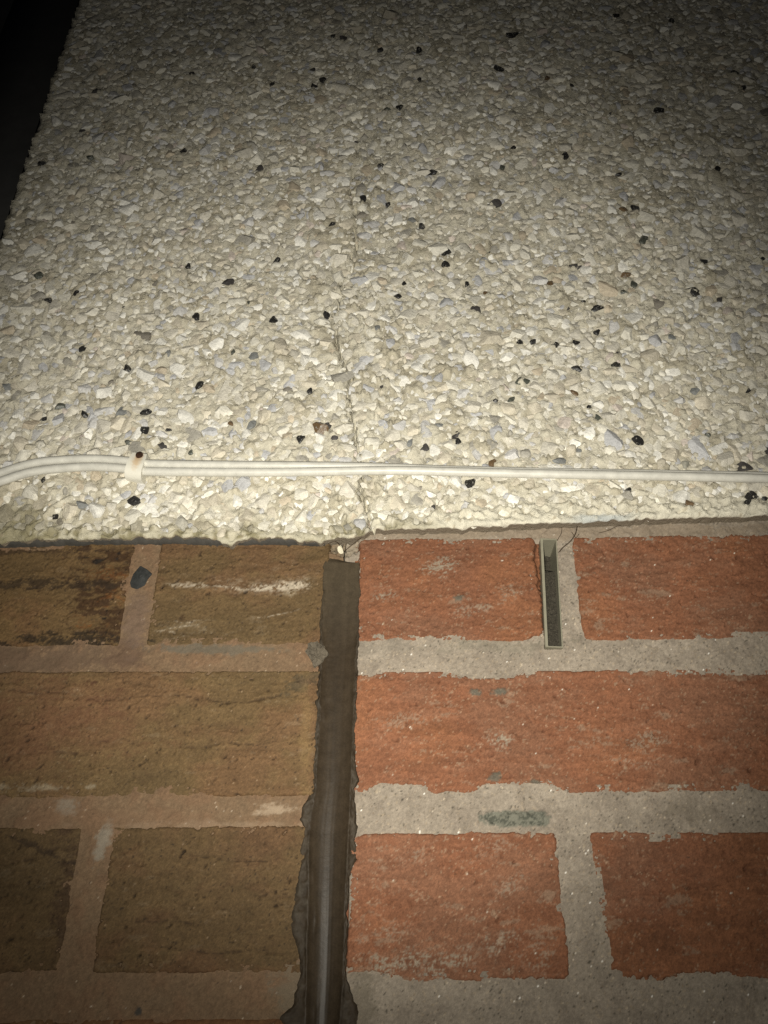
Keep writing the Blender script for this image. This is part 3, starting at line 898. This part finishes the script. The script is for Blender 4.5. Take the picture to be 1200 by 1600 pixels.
def stone_shape(sub, seed):
    r = np.random.default_rng(seed)
    v, f = ico(sub)
    v = v.copy()
    for q_ in range(12):
        n = r.standard_normal(3)
        if q_ < 4:
            n[1] = -abs(n[1]) - 0.6          # facets on the side that shows
        n /= np.linalg.norm(n)
        d = r.uniform(0.38, 0.74)
        s = v @ n
        v = v - np.clip(s - d, 0, None)[:, None] * n[None, :]
    v = v / np.abs(v).max(0)
    v = v * np.array([r.uniform(0.95, 1.45), 1.0, r.uniform(0.72, 1.0)])      # local: x, y (toward viewer), z
    ang = r.uniform(-0.5, 0.5)
    c, s = math.cos(ang), math.sin(ang)
    v = v @ np.array([[1, 0, 0], [0, c, -s], [0, s, c]]).T
    keep = (v[f][:, :, 1].mean(1) < 0.30)                                       # the buried back is dropped
    f = f[keep]
    used = np.unique(f); rm = np.zeros(len(v), int); rm[used] = np.arange(len(used))
    return v[used], rm[f]


NV = 26
fine_s = [stone_shape(3, 100 + i) for i in range(NV)]
low_s = [stone_shape(2, 100 + i) for i in range(NV)]

proj = []
for (x, z, r, c, dk) in stones:
    rel = RN.T @ np.array([x, D - PH, z])
    dep = -rel[2]
    px, py = 600 + FPX * rel[0] / dep, 800 - FPX * rel[1] / dep
    vis = -5 < px < 1205 and -5 < py < 850
    proj.append((r / dep if vis else 0) + (1.0 if (dk and vis) else 0))
order = np.argsort(-np.array(proj))
single = set(order[:300].tolist())

var_mesh = []
for i, (v, f) in enumerate(fine_s):
    me = mesh_from("pebble", v, f, True)
    me.set_sharp_from_angle(angle=math.radians(28))
    me.materials.append(M_pebble1)
    md = me.copy(); md.materials.clear(); md.materials.append(M_pebbled)
    var_mesh.append((me, md))

bv, bf, bc, nb = [], [], [], 0
for i, (x, z, r, c, dk) in enumerate(stones):
    k = int(rng.integers(NV))
    rot = rng.uniform(0, 2 * math.pi)
    flat = rng.uniform(0.48, 0.80)
    lift = rng.uniform(-0.26, 0.08) * r
    h0 = float(hmat(x, z)[0]) + lift
    if dk:
        h0 += 0.0009; flat = max(flat, 0.55)
    big = 1.12
    if i in single:
        o = link("pebble", var_mesh[k][1 if (dk and sum(c) < 0.3) else 0])
        o.location = (x, -h0, z)
        o.rotation_euler = (0, rot, 0)
        o.scale = (r * big, r * flat, r * big)
        o.color = (*[float(t) for t in c], 1)
        under(o, panel)
        continue
    v, f = (fine_s if z < 0.36 and abs(x) < 0.3 else low_s)[k]
    ca, sa = math.cos(rot), math.sin(rot)
    vx, vz = v[:, 0] * r * big, v[:, 2] * r * big
    w = np.stack([x + ca * vx + sa * vz, -h0 + v[:, 1] * r * flat, z - sa * vx + ca * vz], 1)
    bv.append(w); bf.append(f + nb); nb += len(w)
    bc.append(np.repeat(np.asarray(c, float)[None, :], len(w), 0))
me = mesh_from("pebbles", np.concatenate(bv), np.concatenate(bf), True, np.concatenate(bc))
me.set_sharp_from_angle(angle=math.radians(28))
o = link("pebbles", me, M_pebbles)
o["kind"] = "stuff"
under(o, panel)
print("stones", len(stones), "tris", sum(len(a) for a in bf))

# ------------------------------------------------------------------ dark frame at the panel's left side
def box_bm(bm, x0, x1, y0, y1, z0, z1):
    vs_ = [bm.verts.new(c) for c in ((x0, y0, z0), (x1, y0, z0), (x1, y1, z0), (x0, y1, z0), (x0, y0, z1), (x1, y0, z1), (x1, y1, z1), (x0, y1, z1))]
    for q_ in ((0, 1, 2, 3), (4, 5, 6, 7), (0, 1, 5, 4), (1, 2, 6, 5), (2, 3, 7, 6), (3, 0, 4, 7)):
        bm.faces.new([vs_[i] for i in q_])


fr = tag(empty("metal_frame", (PX0 - 0.03, 0.02, 0.21)), "black metal frame along the left side of the pebbled panel", "metal frame")
bm = bmesh.new()
box_bm(bm, PX0 - 0.062, PX0 - 0.0022, -0.0005, 0.05, 0.213, PZ1)
bmesh.ops.bevel(bm, geom=bm.edges[:], offset=0.0015, segments=2, affect='EDGES')
under(link("jamb", bm_mesh("jamb", bm), M_black), fr)
bm = bmesh.new()
box_bm(bm, PX0 - 0.30, PX0 - 0.062, 0.018, 0.03, 0.213, PZ1)
under(link("infill_sheet", bm_mesh("infill_sheet", bm, False), M_black), fr)

# ------------------------------------------------------------------ grey bead under the left half of the panel
xs_b = np.linspace(W(-420, 850)[0], W(508, 848)[0], 420)
zb_b = zbot(xs_b)
thick = np.interp(xs_b, [W(0, 850)[0], W(330, 850)[0], W(470, 850)[0], W(508, 850)[0]], [1.0, 1.0, 0.8, 0.35])
prof = [(0.0035, 0.0012), (0.0032, 0.0002), (0.0018, -0.0006), (0.0006, -0.0013), (-0.0040, -0.0016)]
nb1 = n1(420, 20, 1.8, 61); nb2 = n1(420, 12, 1.6, 62)
vv = []
for hh_, dz in prof:
    vv.append(np.stack([xs_b, -(hh_ * (0.6 + 0.4 * thick) + 0.0002 * nb1), zb_b * 0 + np.interp(xs_b, xs_b, zb_b) + dz * thick + 0.00025 * nb2 * (dz < 0)], 1))
vv = np.stack(vv)
# smooth the bead: it does not follow every chip of the panel edge
zsm = np.convolve(np.pad(zb_b, 25, mode='edge'), np.ones(51) / 51, 'valid')
vv[2:, :, 2] += (zsm - zb_b)[None, :]
idx = np.arange(len(prof) * 420).reshape(len(prof), 420)
f = np.stack([idx[:-1, :-1].ravel(), idx[1:, :-1].ravel(), idx[1:, 1:].ravel(), idx[:-1, 1:].ravel()], 1)
o = link("sealant_bead", mesh_from("sealant_bead", vv.reshape(-1, 3), f), M_bead)
tag(o, "thin dark grey bead under the panel edge, above the brown bricks", "sealant")

# ------------------------------------------------------------------ cables
def catmull(pts, n):
    p = [pts[0] * 2 - pts[1]] + list(pts) + [pts[-1] * 2 - pts[-2]]
    out = []
    for i in range(1, len(p) - 2):
        for k in range(n):
            t = k / n
            a, b, c, d = p[i - 1], p[i], p[i + 1], p[i + 2]
            out.append(0.5 * ((2 * b) + (c - a) * t + (2 * a - 5 * b + 4 * c - d) * t * t + (3 * b - a - 3 * c + d) * t ** 3))
    out.append(p[-2])
    return out


def tube(name, pts, rad, seg, mat, n=12, wob=0.0, caps=True):
    path = catmull([Vector(p) for p in pts], n)
    bm = bmesh.new()
    rings = []
    up = Vector((0, -1, 0))
    for i, p in enumerate(path):
        t = (path[min(i + 1, len(path) - 1)] - path[max(i - 1, 0)]).normalized()
        a = up.cross(t)
        if a.length < 1e-6:
            a = Vector((1, 0, 0))
        a.normalize(); b = t.cross(a)
        rr = rad(i / (len(path) - 1)) if callable(rad) else rad
        rr *= 1 + random.uniform(-wob, wob)
        rings.append([bm.verts.new(p + (a * math.cos(q_) + b * math.sin(q_)) * rr) for q_ in [2 * math.pi * s / seg for s in range(seg)]])
    for r0, r1_ in zip(rings, rings[1:]):
        for s in range(seg):
            bm.faces.new((r0[s], r0[(s + 1) % seg], r1_[(s + 1) % seg], r1_[s]))
    if caps:
        bm.faces.new(rings[0][::-1]); bm.faces.new(rings[-1])
    return link(name, bm_mesh(name, bm), mat)


CH = 0.0112
up_pts = [(-420, 905, CH), (-200, 820, CH), (-60, 761, CH), (0, 739, CH), (50, 724, CH), (100, 718.5, CH), (150, 717, CH), (196, 720, CH), (232, 724.5, CH), (350, 726.5, CH), (450, 727.5, CH),
          (540, 728.5, CH - 0.001), (620, 731, CH - 0.0022), (700, 734, CH - 0.003), (800, 736.5, CH - 0.003), (900, 738.5, CH - 0.003), (1000, 740, CH - 0.003), (1100, 742, CH - 0.003),
          (1200, 744, CH - 0.003), (1400, 750, CH - 0.003), (1700, 760, CH - 0.003)]
lo_pts = [(-420, 920, CH), (-200, 834, CH), (-60, 774, CH), (0, 752.5, CH), (50, 737.5, CH), (100, 731.5, CH), (150, 729.5, CH), (196, 732.5, CH), (228, 736.5, CH), (350, 737.8, CH), (450, 737.6, CH),
          (540, 736, CH + 0.0010), (620, 735.2, CH + 0.0018), (700, 737, CH + 0.0018), (800, 739.6, CH + 0.0018), (900, 741.5, CH + 0.0018), (1000, 743.3, CH + 0.0018), (1100, 745.6, CH + 0.0018),
          (1200, 748, CH + 0.0018), (1400, 754, CH + 0.0018), (1700, 764, CH + 0.0018)]
o = tube("cable", [P(*p) for p in up_pts], 0.00235, 20, M_cable, wob=0.006)
tag(o, "upper of the two white cables, slipping behind the other to the right", "cable", "white cables along the panel")
o = tube("cable", [P(*p) for p in lo_pts], 0.00245, 20, M_cable, wob=0.006)
tag(o, "lower of the two white cables, lying in front on the right", "cable", "white cables along the panel")

# ------------------------------------------------------------------ cable clip with rusty nail
def clip_material():
    m_ = material("clip_plastic", (0.70, 0.675, 0.59), rough=0.45, spec=0.4, fine=0.03, mott=0.06, mott_scale=250, bump=0.1)
    nt = m_.node_tree; N, Lk = nt.nodes, nt.links
    b = N["Principled BSDF"]
    base = b.inputs["Base Color"].links[0].from_socket
    tc = N.new("ShaderNodeTexCoord")
    # rust that has bled from the nail hole and run down
    def dist(cx_, cz_, sx, sz, a_, b_):
        mp = N.new("ShaderNodeMapping"); mp.vector_type = 'POINT'
        mp.inputs["Location"].default_value = (-cx_ * sx, 0, -cz_ * sz)
        mp.inputs["Scale"].default_value = (sx, 0, sz)
        Lk.new(tc.outputs["Object"], mp.inputs["Vector"])
        ns = N.new("ShaderNodeTexNoise"); ns.inputs["Scale"].default_value = 700
        Lk.new(tc.outputs["Object"], ns.inputs["Vector"])
        ln = N.new("ShaderNodeVectorMath"); ln.operation = 'LENGTH'
        Lk.new(mp.outputs[0], ln.inputs[0])
        ad = N.new("ShaderNodeMath"); ad.operation = 'MULTIPLY_ADD'; ad.inputs[1].default_value = 0.9; 
        Lk.new(ns.outputs["Fac"], ad.inputs[0]); Lk.new(ln.outputs["Value"], ad.inputs[2])
        mr = N.new("ShaderNodeMapRange"); mr.interpolation_type = 'SMOOTHSTEP'
        mr.inputs["From Min"].default_value = a_ + 0.45; mr.inputs["From Max"].default_value = b_ + 0.45
        mr.inputs["To Min"].default_value = 1; mr.inputs["To Max"].default_value = 0
        Lk.new(ad.outputs[0], mr.inputs["Value"])
        return mr.outputs[0]
    for (args, colr, st) in (((0, 0.0105, 330, 330 * 0.45, 0.2, 1.3), (0.50, 0.27, 0.06), 0.55), ((0, 0.0135, 380, 380, 0.50, 1.05), (0.22, 0.075, 0.012), 0.95)):
        fac = dist(*args)
        ml = N.new("ShaderNodeMath"); ml.operation = 'MULTIPLY'; ml.inputs[1].default_value = st
        Lk.new(fac, ml.inputs[0])
        mx = N.new("ShaderNodeMix"); mx.data_type = 'RGBA'
        Lk.new(ml.outputs[0], mx.inputs[0]); Lk.new(base, mx.inputs[6]); mx.inputs[7].default_value = (*colr, 1)
        base = mx.outputs[2]
    Lk.new(base, b.inputs["Base Color"])
    return m_


M_clip = clip_material()
cb = P(208, 747, 0.0124)
clip = tag(empty("cable_clip", cb), "white plastic clip with a rusty nail holding the cables", "cable clip")
clip.rotation_euler = (0, math.radians(9), 0)
# profile in (out from the wall, up); origin at the lower end
outer = [(-0.008, 0.0012), (-0.002, 0.0000), (0.0004, 0.0006), (0.0022, 0.0022), (0.0031, 0.0045), (0.0033, 0.0080), (0.0030, 0.0106), (0.0024, 0.0122),
         (0.0022, 0.0148), (0.0014, 0.0160), (0.0002, 0.0164), (-0.008, 0.0164)]
bm = bmesh.new()
wd = lambda z_: 0.0050 - 0.0012 * max(0.0, (z_ - 0.0115) / 0.0045) ** 2
f0 = [bm.verts.new((-wd(z_), -o_, z_)) for o_, z_ in outer]
f1 = [bm.verts.new((wd(z_) - 0.0006, -o_, z_)) for o_, z_ in outer]
bm.faces.new(f0); bm.faces.new(f1[::-1])
for i in range(len(outer)):
    j = (i + 1) % len(outer)
    bm.faces.new((f0[i], f1[i], f1[j], f0[j]))
sharp = [e for e in bm.edges if abs(e.calc_face_angle(0)) > 1.0]
bmesh.ops.bevel(bm, geom=sharp, offset=0.0005, segments=3, affect='EDGES')
me = bm_mesh("saddle", bm)
me.set_sharp_from_angle(angle=math.radians(45))
o = link("saddle", me, M_clip, clip)
bm = bmesh.new()
rings = []
for rr, yy in ((0.0019, 0.001), (0.0020, -0.0009), (0.0017, -0.0015), (0.0009, -0.0018)):
    rings.append([bm.verts.new((rr * (1 + 0.06 * math.sin(3 * a)) * math.cos(a), yy - 0.0020, 0.0135 + rr * math.sin(a))) for a in [2 * math.pi * k / 18 for k in range(18)]])
for r0, r1_ in zip(rings, rings[1:]):
    for s in range(18):
        bm.faces.new((r0[s], r0[(s + 1) % 18], r1_[(s + 1) % 18], r1_[s]))
bm.faces.new(rings[-1])
o = link("nail_head", bm_mesh("nail_head", bm), M_nail, clip)
o["label"] = "rusty nail head"

# ------------------------------------------------------------------ weep vent
vent = tag(empty("weep_vent", (0.5 * (VX0 + VX1) - VLEAN * 0.5 * (VZ1 - VZ0), 0, VZ0)), "narrow olive plastic weep vent in the joint between red bricks", "vent")
vw, vh = VX1 - VX0, VZ1 - VZ0
vent.rotation_euler = (0, math.atan(VLEAN), 0)
FT = 0.0017


def ring_frame(name, w, hgt, tl_, tr_, tb_, tt_, y0, y1, mat):
    """open rectangular tube, wall thicknesses left, right, bottom, top"""
    bm = bmesh.new()
    oc = [(-w / 2, 0), (w / 2, 0), (w / 2, hgt), (-w / 2, hgt)]
    ic = [(-w / 2 + tl_, tb_), (w / 2 - tr_, tb_), (w / 2 - tr_, hgt - tt_), (-w / 2 + tl_, hgt - tt_)]
    O0 = [bm.verts.new((a, y0, b)) for a, b in oc]; I0 = [bm.verts.new((a, y0, b)) for a, b in ic]
    O1 = [bm.verts.new((a, y1, b)) for a, b in oc]; I1 = [bm.verts.new((a, y1, b)) for a, b in ic]
    for i in range(4):
        j = (i + 1) % 4
        bm.faces.new((O0[i], O0[j], I0[j], I0[i])); bm.faces.new((O1[j], O1[i], I1[i], I1[j]))
        bm.faces.new((O0[i], O1[i], O1[j], O0[j])); bm.faces.new((I0[i], I0[j], I1[j], I1[i]))
    bmesh.ops.recalc_face_normals(bm, faces=bm.faces)
    bmesh.ops.bevel(bm, geom=[e for e in bm.edges if all(v.co.y < y0 + 1e-6 for v in e.verts)], offset=0.00025, segments=2, affect='EDGES')
    return link(name, bm_mesh(name, bm, False), mat, vent)


ring_frame("vent_frame", vw, vh, 0.0014, 0.0006, 0.0006, 0.0008, -0.0012, 0.030, M_vent)
bm = bmesh.new()
iw = vw / 2 - 0.0005
nb_z = 60
prev = None
rb = random.Random(5)
for k in range(nb_z + 1):
    z_ = 0.0009 + (vh - 0.0018) * k / nb_z
    row = [bm.verts.new((-iw + 2 * iw * s / 8, (0.0065 if z_ < vh * 0.74 else 0.0065 + 0.012 * (z_ / vh - 0.74) / 0.1 if z_ < vh * 0.84 else 0.0185) + rb.uniform(-0.0006, 0.0006), z_)) for s in range(9)]
    if prev:
        for s in range(8):
            bm.faces.new((prev[s], prev[s + 1], row[s + 1], row[s]))
    prev = row
o = link("baffle", bm_mesh("baffle", bm), M_dirt, vent)
o["label"] = "dirt-clogged insert of the vent"

# ------------------------------------------------------------------ small things: slate chip, mortar lump, crumb, rootlets
def shard(name, outline, h0, h1, mat, faceted=True, bev=0.00025, rough_=0.0, peak=None):
    """outline in photo points; bottom at h0, top at h1(px,py)"""
    bm = bmesh.new()
    top_ = [bm.verts.new(P(a, b, h1(a, b) if callable(h1) else h1)) for a, b in outline]
    bot_ = [bm.verts.new(P(a, b, h0)) for a, b in outline]
    if peak:
        pk = bm.verts.new(P(*peak))
        for i in range(len(outline)):
            bm.faces.new((top_[i], top_[(i + 1) % len(outline)], pk))
    else:
        bm.faces.new(top_)
    bm.faces.new(bot_[::-1])
    for i in range(len(outline)):
        j = (i + 1) % len(outline)
        bm.faces.new((top_[i], bot_[i], bot_[j], top_[j]))
    bmesh.ops.recalc_face_normals(bm, faces=bm.faces)
    bmesh.ops.bevel(bm, geom=bm.edges[:], offset=bev, segments=2, affect='EDGES')
    if rough_:
        bmesh.ops.triangulate(bm, faces=bm.faces[:])
        bmesh.ops.subdivide_edges(bm, edges=bm.edges[:], cuts=2, use_grid_fill=True)
        for v_ in bm.verts:
            v_.co += Vector((random.gauss(0, 1), random.gauss(0, 1), random.gauss(0, 1))) * rough_
    c = P(sum(a for a, b in outline) / len(outline), max(b for a, b in outline), 0)
    for v_ in bm.verts:
        v_.co -= c
    o_ = link(name, bm_mesh(name, bm, not faceted), mat)
    o_.location = c
    return o_


o = shard("slate_chip", [(203, 911), (208, 897), (219, 884), (230, 890), (238, 897), (231, 905), (226, 915), (214, 921), (205, 918)], -0.003,
          lambda a, b: 0.0016 + 0.0016 * (a - 203) / 35 - 0.0012 * max(0, (a - 229) / 9), M_slate, peak=(221, 899, 0.0036))
tag(o, "small black slate chip stuck in the mortar between brown bricks", "stone chip")
o = shard("mortar_lump", [(478, 1018), (483, 1005), (496, 1003), (506, 1010), (513, 1022), (504, 1034), (491, 1043), (487, 1033)], -0.003,
          lambda a, b: 0.0013 + 0.0014 * (b - 1003) / 39, M_lump, bev=0.0002, rough_=0.00028, peak=(494, 1026, 0.0040))
tag(o, "small grey mortar lump stuck at the left edge of the dark sealant", "mortar lump")
o = shard("pale_crumb", [(527, 855), (532, 851), (535, 857), (537, 864), (532, 866), (528, 862)], -0.004, 0.0012, M_pale, bev=0.0003)
tag(o, "tiny pale stone crumb in the pocket above the dark sealant", "stone chip")
roots = [("longest dark rootlet curving from the panel edge to the vent", [(902, 822), (899, 834), (891, 846), (880, 855), (874, 862)], 0.00028),
         ("short dark rootlet arching left of the longest one above the vent", [(878, 824), (877, 833), (872, 842), (868, 849)], 0.00014),
         ("thin rootlet trailing right under the panel edge from the vent", [(935, 833), (950, 829), (965, 822), (985, 817)], 0.00016),
         ("thin rootlet in the crumbled pocket above the dark sealant", [(512, 850), (524, 846), (532, 854), (537, 861), (548, 853), (562, 842), (573, 836)], 0.00020),
         ("fine branching rootlet just left of the vent's longest rootlet", [(893, 831), (897, 837), (900, 840), (905, 834)], 0.00013)]
for lb, pts, rad in roots:
    o = tube("rootlet", [P(a, b, 0.0012 + 0.0006 * math.sin(i * 1.7)) for i, (a, b) in enumerate(pts)], rad, 6, M_fibre, n=6)
    tag(o, lb, "rootlet", "dry rootlets under the panel")
